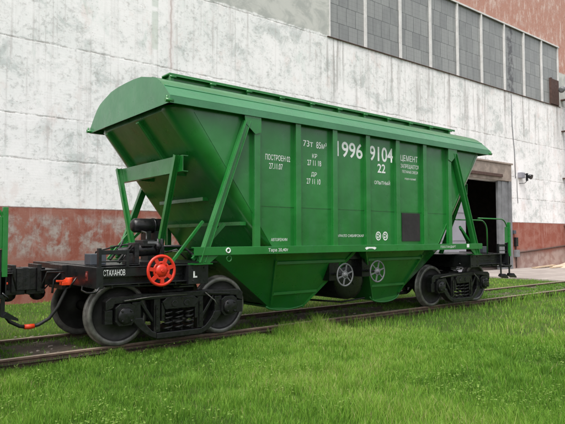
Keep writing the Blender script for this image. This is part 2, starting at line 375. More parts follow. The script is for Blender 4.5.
# ------------------------------------------------------------------ factory building
WY = 7.5
fb = empty('factory_building', (10, WY, GZ)); tag(fb, 'long whitewashed factory wall with red dado, glass block window band and dark gateway', 'building')
fb_inv = Matrix.Translation((-10, -WY, -GZ))
def fpart(o):
    o.matrix_parent_inverse = fb_inv; return o
m = MB(); DX0, DX1, DZ = 17.1, 21.35, 4.75; WX0, WX1, WZ0, WZ1 = 7.7, 27.85, 9.92, 13.72; T = .5
m.box(-40, DX0, WY, WY + T, -.5, WZ0); m.box(DX0, DX1, WY, WY + T, DZ, WZ0); m.box(DX1, 70, WY, WY + T, -.5, WZ0)
m.box(-40, WX0, WY, WY + T, WZ0, 22); m.box(WX0, WX1, WY, WY + T, WZ1, 22); m.box(WX1, 70, WY, WY + T, WZ0, 22)
fpart(m.build('wall', M['wall'], fb))
m = MB()
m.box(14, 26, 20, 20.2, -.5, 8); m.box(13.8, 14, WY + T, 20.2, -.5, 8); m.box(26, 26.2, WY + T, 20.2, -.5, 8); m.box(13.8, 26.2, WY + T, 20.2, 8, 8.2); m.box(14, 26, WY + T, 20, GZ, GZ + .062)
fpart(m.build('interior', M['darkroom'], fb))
xs = [7.7, 9.91, 12.28, 14.56, 16.84, 19.07, 21.40, 23.56, 25.70, 27.85]
for a, b_ in zip(xs, xs[1:]):
    m = MB(); m.box(a + .06, b_ - .06, WY + .06, WY + .2, WZ0 + .002, WZ1 - .002); fpart(m.build('window', M['glass'], fb))
for i, a in enumerate(xs):
    m = MB(); x0 = a - .055 if i else a + .002; x1 = a + .055 if i < len(xs) - 1 else a - .002
    if i == 0: x1 = a + .055
    if i == len(xs) - 1: x0 = a - .055
    m.box(x0, x1, WY - .03, WY + .19, WZ0 + .003, WZ1 - .003); fpart(m.build('mullion', M['mullion'], fb))
m = MB(); m.box(WX0 - .12, WX1 + .1, WY - .05, WY + .05, WZ0 - .03, WZ0 + .001); fpart(m.build('window_sill', M['rust'], fb))
m = MB(); m.box(WX0 - .15, WX1 + .1, WY - .05, WY + .05, WZ1, WZ1 + .08); fpart(m.build('window_head', M['mullion'], fb))
# door surround
m = MB(); m.box(16.6, DX1 + .3, WY - .12, WY - .002, DZ + .02, DZ + .95); m.box(16.5, DX1 + .4, WY - .18, WY - .003, DZ + .952, DZ + 1.04); fpart(m.build('lintel', M['lintel'], fb, bevel=.01))
m = MB(); m.box(17.0, 20.6, WY - .21, WY - .122, DZ + .2, DZ + .36); fpart(m.build('lintel_beam', M['rust'], fb, bevel=.01))
m = MB()
for k in range(3): m.box(20.35 + k * .34, 20.35 + k * .34 + .33, WY - .05 - .03 * (k % 2), WY + .1, GZ + .07, DZ - .003)
fpart(m.build('door_leaf', M['doorsteel'], fb, bevel=.01))
m = MB(); m.box(21.38, 21.60, WY - .14, WY - .002, GZ + .07, DZ + .015); m.box(21.46, 21.52, WY - .17, WY - .14, GZ + .07, DZ + .015); fpart(m.build('door_frame', M['doorsteel'], fb))
m = MB(); m.box(14.6, 17.06, WY - .14, WY - .06, GZ + .08, 4.2)
for z in (.1, 1.5, 2.9, 4.0): m.box(14.6, 17.06, WY - .165, WY - .142, z, z + .1)
fpart(m.build('door_leaf', M['doorpale'], fb, label='pale lavender grey door leaf folded open'))
# lamp above the gate
lm = empty('wall_lamp', (22.75, WY, 5.1)); lm.scale = (.72,) * 3; tag(lm, 'small floodlight with a dark bracket on the white wall right of the gateway', 'lamp')
Lm = Matrix.Translation((-22.75, -WY, -5.1))
m = MB(); m.box(-.3, .3, -.32, -.004, -.08, .36); m.build('junction_box', M['doorpale'], lm, bevel=.02)
m = MB(); m.box(.28, .42, -.5, -.36, -.3, .3); m.tube([(.35, -.36, .2), (.2, -.3, .25)], .03); m.tube([(.35, -.43, -.3), (.1, -.35, -.5), (-.05, -.004, -.5)], .025); m.build('bracket', M['black'], lm)
m = MB(); m.tube([(.38, -.5, .1), (.38, -.6, .05), (.38, -.8, -.03)], [.07, .16, .2], 16); m.build('lamp_head', M['black'], lm)
m = MB(); m.tube([(0, 0, -.2), (-.02, 0, -1.2), (.06, 0, -2.2)], .018, 8); c = m.build('cable', M['black'], lm); c.location = (-.45, -.03, .1)
# cable running up the wall, conduit and switch box on the dado
m = MB(); m.tube([(22.25, WY - .03, 5.0), (22.2, WY - .03, 6.5), (22.0, WY - .03, 8.0), (21.98, WY - .03, 9.8)], .022, 8); tag(m.build('wall_cable', M['doorsteel']), 'thin dark cable climbing the stained wall above the floodlight', 'cable')
m = MB(); m.tube([(22.1, WY - .05, .78), (24, WY - .05, .88), (28, WY - .05, 1.12), (40, WY - .05, 1.7)], .045, 10); tag(m.build('wall_pipe', M['rust']), 'thin rusty pipe sloping along the red dado right of the gateway', 'pipe')
sb = empty('switch_box', (22.05, WY, .9)); tag(sb, 'dark electrical switch boxes with conduit low on the pink wall by the gateway', 'electrical box')
m = MB(); m.box(-.12, .12, -.16, -.004, .25, .75); m.build('upper_box', M['black'], sb, bevel=.01)
m = MB(); m.box(-.3, -.05, -.14, -.004, .95, 1.15); m.build('button_box', M['steelgrey'], sb, bevel=.01)
m = MB(); m.box(-.16, .2, -.2, -.004, -.35, .05); m.build('lower_box', M['doorsteel'], sb, bevel=.01)
m = MB(); m.tube([(0, -.07, .25), (0, -.07, .05)], .03); m.build('conduit', M['rust'], sb)
m = MB(); m.tube([(.03, -.07, -.35), (.03, -.07, -.95)], .03); m.build('conduit', M['rust'], sb)
# rusty standpipe with a lamp on an arm
dp = empty('lamp_standpipe', (28.2, WY - .35, GZ)); tag(dp, 'tall rusty standpipe at the right edge carrying a pale lamp on a short arm', 'lamp post')
m = MB(); m.cyl((0, 0, 0), (0, 0, 11.4), .11, 16)
for z in (2.5, 5.5, 8.5, 10.5): m.box(-.16, .16, -.03, .35, z, z + .06)
m.build('pipe', M['rust'], dp)
m = MB(); m.tube([(0, 0, 11.2), (-.2, 0, 11.35), (-.9, -.15, 11.05)], .05, 10); m.build('arm', M['lamp'], dp)
m = MB(); m.tube([(-.8, -.13, 11.08), (-1.0, -.18, 11.0), (-1.25, -.24, 10.9), (-1.35, -.26, 10.87)], [.08, .17, .19, .10], 16); m.build('lamp_head', M['greyw'], dp)
# niche box in the last window panel
m = MB(); m.box(26.75, 27.75, WY - .06, WY + .055, 9.97, 11.55); m.box(26.7, 26.8, WY - .09, WY + .05, 9.96, 11.6)
fpart(m.build('boarded_window', M['rust'], fb))
# sand heap and planks by the wall at the right
rr = random.Random(3)
bmx = MB(); N = 22; V = []
for i in range(N + 1):
    row = []
    for j in range(13):
        x = -3.2 + 6.4 * i / N; y = -1.2 + 2.4 * j / 12
        h = max(0, .62 * (1 - (x / 3.2) ** 2) * (1 - (y / 1.25) ** 2)) * (.55 + .45 * (x + 3.2) / 6.4) + .07 * mnoise.noise(Vector((x * 2, y * 2, 1)))
        row.append(bmx.bm.verts.new((x, y, h - .05)))
    V.append(row)
for i in range(N):
    for j in range(12): bmx.bm.faces.new((V[i][j], V[i + 1][j], V[i + 1][j + 1], V[i][j + 1])).smooth = True
o = bmx.build('sand_pile', M['sand']); o.location = (27.6, 6.1, GZ + .06); tag(o, 'low pale sand pile against the wall at the right edge', 'sand pile', kind=None)
m = MB(); m.bar((25.6, 5.2, GZ + .08), (28.1, 5.9, 1.35), .12, .05); tag(m.build('plank', M['rust']), 'dark plank leaning across the pale sand pile', 'plank')
m = MB(); m.bar((22.6, 6.7, GZ + .1), (25.4, 6.9, GZ + .16), .25, .06); tag(m.build('plank', M['timber']), 'pale board lying at the foot of the wall left of the sand pile', 'plank')
m = MB(); m.bar((23.6, 6.2, GZ + .1), (26.4, 6.4, GZ + .12), .2, .05); tag(m.build('plank', M['timber']), 'pale board lying on the concrete in front of the sand pile', 'plank')

# ------------------------------------------------------------------ the hopper wagon
def text(s, x0, x1, z0, z1, y, mat, parent, name='lettering', bold=0.):
    cu = bpy.data.curves.new('t', 'FONT'); cu.body = s; cu.size = 1; cu.offset = bold; cu.align_x = 'CENTER'; cu.space_line = .95
    to = bpy.data.objects.new('t', cu); COL.objects.link(to)
    dg = bpy.context.evaluated_depsgraph_get(); me = bpy.data.meshes.new_from_object(to.evaluated_get(dg)); bpy.data.objects.remove(to)
    co = np.empty(len(me.vertices) * 3, 'f'); me.vertices.foreach_get('co', co); co = co.reshape(-1, 3)
    a, b_ = co.min(0), co.max(0)
    n = np.empty_like(co); n[:, 0] = x0 + (co[:, 0] - a[0]) / (b_[0] - a[0]) * (x1 - x0); n[:, 1] = y; n[:, 2] = z0 + (co[:, 1] - a[1]) / (b_[1] - a[1]) * (z1 - z0)
    me.vertices.foreach_set('co', n.ravel()); me.name = name; me.materials.clear(); me.materials.append(mat)
    o = bpy.data.objects.new(name, me); COL.objects.link(o); o.parent = parent; return o

def build_wagon():
    W = empty('hopper_wagon', (0, 0, 0))
    G, K, CS = M['green'], M['black'], M['cast']
    HW = 1.50; HL = lambda z: 4.27 - (3.62 - z) * .80
    # body shell with rounded corners and sloping end walls
    zs = [3.70, 3.62, 3.0, 2.4, 1.9, 1.40]; rad = lambda z: .20 + .16 * (z - 1.4) / 2.2
    m = MB(); rings = []; A = 8
    for z in zs:
        L = HL(min(z, 3.62)); r_ = rad(z); ring = []
        for cx, cy, a0 in ((L - r_, HW - r_, 0), (-L + r_, HW - r_, 90), (-L + r_, -HW + r_, 180), (L - r_, -HW + r_, 270)):
            for k in range(A + 1):
                t = R(a0 + 90 * k / A); ring.append(m.bm.verts.new((cx + r_ * math.cos(t), cy + r_ * math.sin(t), z)))
        rings.append(ring)
    n = len(rings[0])
    for a, b_ in zip(rings, rings[1:]):
        for k in range(n):
            f = m.bm.faces.new((a[k], a[(k + 1) % n], b_[(k + 1) % n], b_[k])); f.smooth = (k % (A + 1)) != A
    m.bm.faces.new(rings[-1]); body = m.build('hopper_body', G, W)
    # welded seams on the side plates
    for s in (-1, 1):
        for k in range(-3, 3):
            m = MB(); m.box(k * .909 + .05, (k + 1) * .909 - .05, s * HW, s * (HW + .005), 2.17, 2.185); m.build('weld_seam', G, body)
    for s in (-1, 1):
        for e in (-1, 1):
            m = MB(); m.bar((e * (HL(3.6) - rad(3.6)), s * HW, 3.6), (e * (HL(1.5) - rad(1.5)), s * HW, 1.5), .012, .014, (1, 0, 0)); m.build('weld_seam', G, body)
    # side posts
    for s in (-1, 1):
        for k in range(-3, 4):
            m = MB(); x = k * .909; m.box(x - .045, x + .045, s * (HW - .01), s * (HW + .07), 1.47, 3.66); m.box(x - .06, x + .06, s * (HW + .07), s * (HW + .085), 1.47, 3.66)
            m.build('side_post', G, W, bevel=.006)
    # sill along each side with end gussets
    for s in (-1, 1):
        m = MB(); m.box(-3.95, 3.95, s * (HW + .095), s * (HW + .12), 1.36, 1.49); m.box(-3.95, 3.95, s * (HW + .02), s * (HW + .095), 1.475, 1.49); m.box(-3.95, 3.95, s * (HW + .03), s * (HW + .095), 1.36, 1.372)
        m.build('side_sill', G, W, bevel=.004)
        for e in (-1, 1):
            m = MB(); m.prism([(e * 3.5, 1.355), (e * 3.86, 1.355), (e * 3.84, 1.24), (e * 3.66, 1.24)], 'Y', s * (HW + .07), s * (HW + .09)); m.box(e * 3.62, e * 3.94, s * (HW - .1), s * (HW + .12), 1.222, 1.238)
            m.build('gusset', G, W)
            # big raking brace and its top gusset
            m = MB(); a, b_ = (e * 2.93, s * (HW + .05), 3.56), (e * 3.80, s * (HW + .05), 1.25)
            m.bar(a, b_, .085, .12, (1, 0, 0)); m.bar((a[0] + e * .045, a[1] + s * .055, a[2]), (b_[0] + e * .045, b_[1] + s * .055, b_[2]), .035, .022, (1, 0, 0)); m.bar((a[0] - e * .05, a[1] + s * .05, a[2]), (b_[0] - e * .05, b_[1] + s * .05, b_[2]), .02, .014, (1, 0, 0))
            m.build('raking_brace', G, W, bevel=.004)
            m = MB(); m.prism([(e * 2.66, 3.655), (e * 2.66, 3.40), (e * 2.78, 3.36), (e * 2.98, 3.52), (e * 3.00, 3.655)], 'Y', s * (HW + .086), s * (HW + .10)); m.build('top_gusset', G, W)
            # light diagonal struts down to the underframe
            m = MB(); m.bar((e * 4.15, s * 1.25, 1.24), (e * 3.58, s * 1.25, 1.90), .04, .04); m.build('strut', G, W)
            m = MB(); m.bar((e * 3.90, s * 1.48, 1.30), (e * 3.30, s * 1.45, 1.86), .05, .05); m.build('strut', G, W)
    for e in (-1, 1):
        # end wall stiffeners lying on the slope
        for y in (-.32, 1.0):
            m = MB(); za, zb = 3.60, 3.0
            m.bar((e * (HL(za) + .02), y, za), (e * (HL(2.92) + .02), y, 2.92), .10, .12, (0, 0, 1)); m.build('end_rib', G, W, bevel=.02)
        m = MB(); m.box(e * (HL(1.87) - .02), e * (HL(1.87) + .10), -1.42, 1.42, 1.84, 1.90); m.build('end_rib', G, W)
        m = MB(); m.box(e * (HL(2.3) - .02), e * (HL(2.3) + .10), -.8, .8, 2.27, 2.33); m.build('end_rib', G, W)
        # cross beam high on the end wall and the two braces that carry it
        m = MB(); x = 3.95; m.box(e * (x - .012), e * x, -1.24, 1.24, 2.69, 2.95); m.box(e * (x - .10), e * (x - .012), -1.24, 1.24, 2.936, 2.95); m.box(e * (x - .10), e * (x - .012), -1.24, 1.24, 2.69, 2.702)
        for y in (-.6, .6): m.box(e * 3.45, e * (x - .012), y - .01, y + .01, 2.69, 2.93)
        m.build('cross_beam', G, W)
        for s in (-1, 1):
            m = MB(); a, b_ = (e * 4.0, s * 1.14, 2.95), (e * 3.97, s * .42, 1.22); m.bar(a, b_, .012, .08, (1, 0, 0))
            m.bar((a[0] + e * .04, a[1], a[2]), (b_[0] + e * .04, b_[1], b_[2]), .075, .010, (1, 0, 0)); m.bar((a[0] - e * .04, a[1], a[2]), (b_[0] - e * .04, b_[1], b_[2]), .075, .010, (1, 0, 0))
            m.build('end_brace', G, W)
    # roof
    P = [(-1.605, 3.775), (-1.40, 3.965), (-1.28, 4.06), (-1.16, 4.125), (-1.02, 4.17), (-.62, 4.265), (-.3, 4.288), (0, 4.292), (.3, 4.288), (.62, 4.265), (1.02, 4.17), (1.16, 4.125), (1.28, 4.06), (1.40, 3.965), (1.605, 3.775)]
    m = MB(); ext = 4.36
    m.prism(P + [(1.59, 3.735), (-1.59, 3.735)], 'X', -ext, ext)
    for s in (-1, 1): m.box(-ext - .02, ext + .02, s * 1.585, s * 1.62, 3.655, 3.765)
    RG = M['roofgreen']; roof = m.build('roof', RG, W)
    for e in (-1, 1):
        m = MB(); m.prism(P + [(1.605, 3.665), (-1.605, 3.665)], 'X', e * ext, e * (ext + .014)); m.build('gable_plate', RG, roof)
    m = MB()
    for s in (-1, 1):
        m.bar((-ext, s * 1.40, 3.968), (ext, s * 1.40, 3.968), .03, .012, (0, s * .7, .7)); m.bar((-ext, s * .98, 4.182), (ext, s * .98, 4.182), .03, .008, (0, s * .25, 1))
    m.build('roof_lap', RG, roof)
    for s in (-1, 1):
        for e in (-1, 1):
            m = MB(); m.tube([(e * 4.45, s * 1.60, 3.69), (e * 4.32, s * 1.60, 3.69)], .032, 12); m.tube([(e * 4.42, s * 1.60, 3.69), (e * 4.42, s * 1.60, 3.76)], .018, 8); m.build('eave_pipe', G, roof)
    # loading hatch cover running the length of the roof
    m = MB(); m.box(-3.9, 4.0, -.72, -.54, 4.2, 4.335); hc = m.build('hatch_coaming', G, W)
    m = MB(); m.box(-3.96, 4.12, -.80, -.52, 4.350, 4.372); m.box(-3.96, 4.12, -.80, -.788, 4.325, 4.35); m.box(-3.96, 4.12, -.532, -.52, 4.28, 4.35); m.build('hatch_cover', G, W, bevel=.004)
    for k in range(11):
        x = -3.9 + .78 * k
        m = MB(); m.box(x - .03, x + .03, -.786, -.72, 4.22, 4.349); m.tube([(x - .06, -.81, 4.31), (x + .06, -.81, 4.31)], .014, 8); m.build('hinge', G, hc)
    # discharge chutes below the sill
    for e in (-1, 1):
        m = MB()
        S0 = [(3.25, .90, 1.38), (1.90, .52, .40), (1.02, .52, .27), (.10, .90, 1.38)]; S1 = [(2.12, 1.33, 1.38), (1.80, .72, .32), (1.02, .72, .27), (.12, 1.33, 1.38)]
        a = [m.bm.verts.new((e * x, -y, z)) for x, y, z in S0]; b_ = [m.bm.verts.new((e * x, -y, z)) for x, y, z in S1]
        c_ = [m.bm.verts.new((e * x, y, z)) for x, y, z in S0]; d_ = [m.bm.verts.new((e * x, y, z)) for x, y, z in S1]
        m.bm.faces.new(b_); m.bm.faces.new(d_)
        for k in range(3):
            m.bm.faces.new((a[k], a[k + 1], b_[k + 1], b_[k])); m.bm.faces.new((c_[k], c_[k + 1], d_[k + 1], d_[k])); m.bm.faces.new((a[k], a[k + 1], c_[k + 1], c_[k]))
        m.bm.faces.new((a[0], b_[0], b_[3], a[3], c_[3], d_[3], d_[0], c_[0]))
        ch = m.build('discharge_chute', G, W)
        for s in (-1, 1):
            f = lambda x, z, o=.02: (e * x, s * (1.33 - .575 * (1.38 - z) + o), z)
            m = MB(); m.bar(f(2.09, 1.24), f(1.83, .40), .05, .04, (1, 0, 0)); m.bar(f(2.06, 1.18), f(.34, 1.18), .04, .05, (0, 0, 1)); m.bar(f(1.90, .60), f(.80, .60), .04, .05, (0, 0, 1)); m.bar(f(.15, 1.36), f(1.02, .29), .05, .035, (1, 0, 1))
            m.build('chute_rib', G, ch)
        m = MB(); m.tube([(e * (1.42 + .48 * math.cos(R(q))), -.735, .36 - (.15 if e > 0 else .09) * math.sin(R(q))) for q in range(0, 181, 15)], .02, 8); m.prism([(e * (1.42 + .46 * math.cos(R(q))), .37 - (.15 if e > 0 else .09) * math.sin(R(q))) for q in range(0, 181, 15)], 'Y', -.722, .722); m.build('discharge_gate', G, ch)
        for s in (-1, 1):
            m = MB(); m.bar((e * (HL(1.40) + .35), s * .55, 1.30), (e * 2.0, s * .35, .50), .05, .04, (1, 0, 0)); m.build('chute_rib', G, ch)
        t_ = text('закрыто', *((-1.62, -1.24) if e < 0 else (1.30, 1.66)), 0, .06, 0, M['greyw'], ch); t_.rotation_euler = (-math.atan(.575), 0, 0); t_.location = (0, -(1.33 - .575 * (1.38 - .84) + .004), .84)
    # discharge drum and gear between the chutes
    m = MB(); m.lathe_y(.08, .80, [(0, -1.02), (.30, -1.02), (.41, -.97), (.43, -.9), (.43, .9), (.41, .97), (0, 1.0)], 36); m.build('air_drum', K, W)
    m = MB(); m.box(-.45, .55, -1.15, 1.15, 1.2, 1.38); m.box(-.9, 1.0, -1.05, -.95, 1.05, 1.18); m.tube([(-.59, -1.5, .925), (-.59, -.6, .925)], .025); m.tube([(.33, -1.5, .955), (.33, -.6, .955)], .025); m.box(-.72, -.46, -1.2, -.9, .8, 1.2); m.box(.2, .44, -1.2, -.9, .84, 1.2); m.build('gear_bracket', K, W)
    m = MB(); m.tube([(-.35, -1.35, .95), (-.30, -1.38, .82), (-.24, -1.38, .72)], .012, 8); m.tube([(-.6, .2, .35), (.2, -.6, .28), (.7, -.8, .35)], .02, 8); m.build('linkage', K, W)
    def hand_wheel(cx, y, cz, R0, mat, spokes, rt, nm, hub=.06):
        m = MB(); m.torus_y((cx, y, cz), R0 - rt, rt, 44, 10, .8)
        m.lathe_y(cx, cz, [(0, y - .03), (hub * .55, y - .03), (hub, y - .012), (hub, y + .03), (0, y + .03)], 20)
        for k in range(spokes):
            t = 2 * math.pi * k / spokes + .3; d = Vector((math.cos(t), 0, math.sin(t))); c0 = Vector((cx, y, cz))
            m.bar(c0 + d * hub * .8, c0 + d * (R0 - rt), rt * (2.3 if hub > .08 else 1.5), rt * 1.1, (0, 1, 0))
        m.torus_y((cx, y, cz), hub * 1.25, rt * .8, 30, 8, .7)
        o = m.build(nm, mat, W); m = MB(); m.cyl((cx, y - .045, cz), (cx, y + .02, cz), .022, 8); m.build('hub_nut', mat, o); return o
    hand_wheel(-.59, -1.5, .925, .225, M['greyw'], 6, .016, 'hand_wheel', .055)
    hand_wheel(.33, -1.5, .955, .225, M['greyw'], 6, .016, 'hand_wheel', .055)
    hw = hand_wheel(-4.49, -1.6, 1.155, .235, M['red'], 7, .024, 'brake_wheel', .095)
    m = MB(); m.tube([(-4.49, -1.58, 1.155), (-4.49, -1.1, 1.155)], .025, 10); m.box(-4.6, -4.38, -1.2, -1.1, 1.05, 1.27); m.build('brake_shaft', K, W)
    # underframe
    for e in (-1, 1):
        m = MB()
        m.box(e * 2.9, e * 5.40, -.24, .24, .86, 1.21); m.box(e * 5.32, e * 5.42, -1.5, 1.5, .93, 1.225)
        m.box(e * 3.63, e * 3.98, -1.5, 1.5, .92, 1.218); m.prism([(e * 3.7, .91), (e * 3.96, .91), (e * 3.9, .82), (e * 3.76, .82)], 'Y', -.9, .9)
        for s in (-1, 1):
            m.box(e * 3.98, e * 5.32, s * 1.30, s * 1.318, .965, 1.22); m.box(e * 3.98, e * 5.32, s * 1.318, s * 1.44, 1.205, 1.22); m.box(e * 3.98, e * 5.32, s * 1.318, s * 1.44, .965, .98)
            m.box(e * 4.0, e * 5.3, s * 1.319, s * 1.335, 1.06, 1.085)
            m.bar((e * 5.3, s * .3, 1.1), (e * 4.0, s * 1.2, 1.1), .02, .2)
        m.box(e * 4.3, e * 4.36, -1.3, 1.3, 1.0, 1.2); m.box(e * 4.85, e * 4.91, -1.3, 1.3, 1.0, 1.2)
        m.box(e * 3.2, e * 5.30, -1.1, 1.1, 1.222, 1.234)
        m.build('underframe', K, W, bevel=.004)
        m = MB(); m.box(e * 3.68, e * 3.90, -1.12, -.90, .885, .90); m.build('wear_plate', M['greyw'], W)
        m = MB(); m.box(e * 3.66, e * 3.92, -1.10, -.92, .85, .862); m.build('wear_plate', M['greyw'], W)
        for s in (-1, 1):
            m = MB(); m.tube([(e * 5.25, s * 1.38, .95), (e * 4.6, s * 1.38, .93), (e * 4.1, s * 1.38, .93), (e * 3.98, s * 1.3, .95), (e * 3.6, s * 1.2, 1.0)], .014, 8); m.build('brake_pipe', K, W)
            for x in (4.15, 4.75, 5.15):
                m = MB(); m.box(e * x - .012, e * x + .012, s * 1.36, s * 1.40, .92, .97); m.cyl((e * x, s * 1.335, 1.15), (e * x, s * 1.352, 1.15), .016, 6); m.build('pipe_clip', K, W)
            for x in (3.70, 3.90):
                for z in (.97, 1.17):
                    m = MB(); m.cyl((e * x, s * 1.50, z), (e * x, s * 1.512, z), .014, 6); m.build('bolt', K, W)
    # coupler, hose and end fittings at both ends
    for e in (-1, 1):
        m = MB()
        m.box(e * 5.42, e * 5.50, -.32, .32, .85, 1.22); m.box(e * 5.5, e * 5.72, -.13, .13, .92, 1.14)
        m.prism([(e * 5.70, -.16), (e * 5.72, .18), (e * 5.86, .24), (e * 6.02, .22), (e * 6.0, .05), (e * 5.88, .0), (e * 5.9, -.08), (e * 6.04, -.12), (e * 6.04, -.25), (e * 5.86, -.24)], 'Z', .87, 1.19)
        m.box(e * 5.72, e * 5.98, -.20, .20, .80, .868); m.box(e * 5.55, e * 5.8, -.28, .28, 1.14, 1.16); m.box(e * 5.78, e * 5.84, -.26, .25, .84, 1.24)
        for y in (-.25, .25): m.tube([(e * 5.45, y, 1.15), (e * 5.6, y, 1.0), (e * 5.62, y, .8)], .018, 8)
        m.sphere((e * 5.78, -.05, .80), .11, (1.1, 1, 1)); m.tube([(e * 5.5, -.4, 1.12), (e * 5.75, -.42, 1.13), (e * 5.82, -.36, .9)], .014, 8)
        m.build('coupler', CS, W, bevel=.012)
        m = MB(); m.tube([(e * 5.38, -.45, .98), (e * 5.52, -.50, .97)], [.04, .05], 12); m.cyl((e * 5.46, -.52, .93), (e * 5.46, -.52, 1.04), .055, 12); m.box(e * 5.44, e * 5.58, -.56, -.45, .93, .985); m.bar((e * 5.5, -.53, .99), (e * 5.66, -.56, 1.0), .03, .03)
        m.build('end_valve', M['orange'], W, bevel=.006)
        m = MB(); m.tube([(e * 5.46, -.5, .94), (e * 5.52, -.49, .80), (e * 5.60, -.47, .62), (e * 5.72, -.45, .45), (e * 5.86, -.43, .37), (e * 5.95, -.42, .35)], .026, 12); ho = m.build('air_hose', M['rubber'], W)
        m = MB(); m.tube([(e * 5.92, -.425, .355), (e * 6.0, -.42, .35), (e * 6.05, -.42, .35)], [.034, .038, .03], 12); m.build('hose_head', M['orange'], ho)
        m = MB(); m.tube([(e * 5.35, -1.47, .98), (e * 5.42, -1.52, .90), (e * 5.44, -1.5, .88), (e * 5.44, -1.2, .86), (e * 5.44, -1.0, .88), (e * 5.38, -.9, 1.0)], .013, 8); m.build('uncoupling_rod', K, W)
        m = MB(); m.tube([(e * 5.43, -.75, 1.05), (e * 5.52, -.7, .9), (e * 5.43, -.3, .86)], .012, 8); m.build('brake_pipe', K, W)
        m = MB(); m.tube([(e * 5.43, .35, .95), (e * 5.7, .3, .7), (e * 5.9, .15, .8)], .012, 8); m.build('release_chain', K, W)
        m = MB(); m.sphere((e * 5.43, -1.15, 1.10), .035, (.5, .7, 1.2)); m.box(e * 5.42, e * 5.432, -1.18, -1.12, 1.03, 1.16); m.build('tail_lamp_bracket', M['darkred'], W)
        # platform bracket and short post
        m = MB(); m.box(e * 5.34, e * 5.38, -1.48, -1.40, 1.226, 1.49); m.box(e * 4.95, e * 5.34, -1.46, -1.42, 1.40, 1.46); m.box(e * 4.95, e * 5.34, -1.46, -1.42, 1.29, 1.31); m.box(e * 4.93, e * 4.97, -1.47, -1.41, 1.226, 1.47); m.build('end_bracket', K, W, bevel=.004)
        m = MB(); m.box(e * 5.06, e * 5.30, -.95, -.7, 1.236, 1.40); m.build('tool_box', M['steelgrey'], W, bevel=.01)
    # brake gear above the left frame
    for pts in ([(-4.3, -.7, 1.6), (-4.2, -.5, 1.72), (-4.05, .0, 1.75), (-3.9, .3, 1.72)], [(-4.6, -.9, 1.5), (-4.75, -1.0, 1.42), (-4.9, -1.05, 1.26)], [(-4.12, -1.0, 1.40), (-4.0, -1.15, 1.45), (-3.85, -1.2, 1.3)], [(-4.45, -.6, 1.55), (-4.6, -.2, 1.5), (-4.7, .4, 1.4), (-4.7, .5, 1.24)]):
        m = MB(); m.tube(pts, .014, 8); m.build('air_pipe', CS, W)
    m = MB(); m.sphere((-4.22, -.95, 1.50), .06, (1, 1, 1.1)); m.cyl((-4.22, -.95, 1.42), (-4.22, -.95, 1.62), .022, 8); m.build('filter_bowl', CS, W)
    m = MB(); m.bar((-4.95, -1.1, 1.28), (-4.65, -.9, 1.52), .03, .03); m.build('release_lever', CS, W)
    m = MB(); m.box(-4.78, -4.66, -1.0, -.86, 1.236, 1.40); m.cyl((-4.72, -.93, 1.40), (-4.72, -.93, 1.46), .035, 10); m.build('isolating_cock', CS, W, bevel=.008)
    m = MB(); m.tube([(-4.85, -.85, 1.42), (-4.65, -.85, 1.44), (-4.55, -.85, 1.44), (-4.15, -.85, 1.46)], [.06, .06, .10, .10], 16); m.box(-4.5, -4.3, -1.0, -.7, 1.5, 1.60); m.box(-4.62, -4.55, -.98, -.72, 1.235, 1.56); m.box(-4.2, -4.12, -.98, -.72, 1.235, 1.5); m.tube([(-4.1, -.9, 1.5), (-3.8, -1.0, 1.5), (-3.6, -1.1, 1.3)], .02, 8); m.tube([(-4.9, -.7, 1.3), (-4.6, -.4, 1.5), (-4.3, .2, 1.6)], .02, 8)
    m.cyl((-4.05, -.75, 1.235), (-4.05, -.75, 1.62), .03, 10)
    m.build('air_valve', CS, W, bevel=.01); 
    m = MB(); m.box(-4.42, -4.25, -1.004, -1.0, 1.545, 1.58); m.build('valve_plate', M['greyw'], W)
    m = MB(); x0, x1, y, z, r_ = -4.00, -3.45, .42, 1.86, .13
    m.tube([(x0 - .06, y, z), (x0 - .04, y, z), (x0, y, z), (x1, y, z), (x1 + .04, y, z)], [.05, .10, r_, r_, .09], 24); rv = m.build('air_reservoir', M['cast'], W)
    m = MB(); m.tube([(x0 + .35, y, z), (x0 + .38, y, z)], r_ + .01, 24); m.box(x0 + .2, x0 + .26, y - .15, y + .15, 1.236, z - .1); m.box(x1 - .2, x1 - .14, y - .15, y + .15, 1.236, z - .1); m.build('strap', K, rv)
    # handrails and steps at the right hand end
    def loop(y, xa, xb, zt, zb, r_=.017):
        m = MB(); pts = [(xa, y, zt)] + [(xb - .28 + .28 * math.sin(R(a)), y, zt - .28 + .28 * math.cos(R(a))) for a in range(0, 91, 15)] + [(xb, y, zb)]
        m.tube(pts, r_, 10); return m.build('handrail', G, W)
    loop(-1.28, 3.35, 4.72, 2.06, 1.23); loop(-1.45, 4.05, 5.38, 2.10, 1.23)
    m = MB(); m.box(5.36, 5.42, -1.53, -1.46, 1.15, 2.02); m.box(5.20, 5.36, -1.50, -1.485, 1.5, 1.9); m.build('ladder_post', G, W, bevel=.004)
    for x in (4.98, 5.38):
        m = MB(); m.box(x - .025, x + .025, -1.50, -1.48, .66, 1.2); m.prism([(x - .03, .66), (x + .16, .60), (x + .16, .63), (x + .03, .72)], 'Y', -1.60, -1.42); m.build('step_hanger', K, W)
    m = MB(); m.box(5.0, 5.36, -1.58, -1.42, .90, .93); m.build('step', K, W)
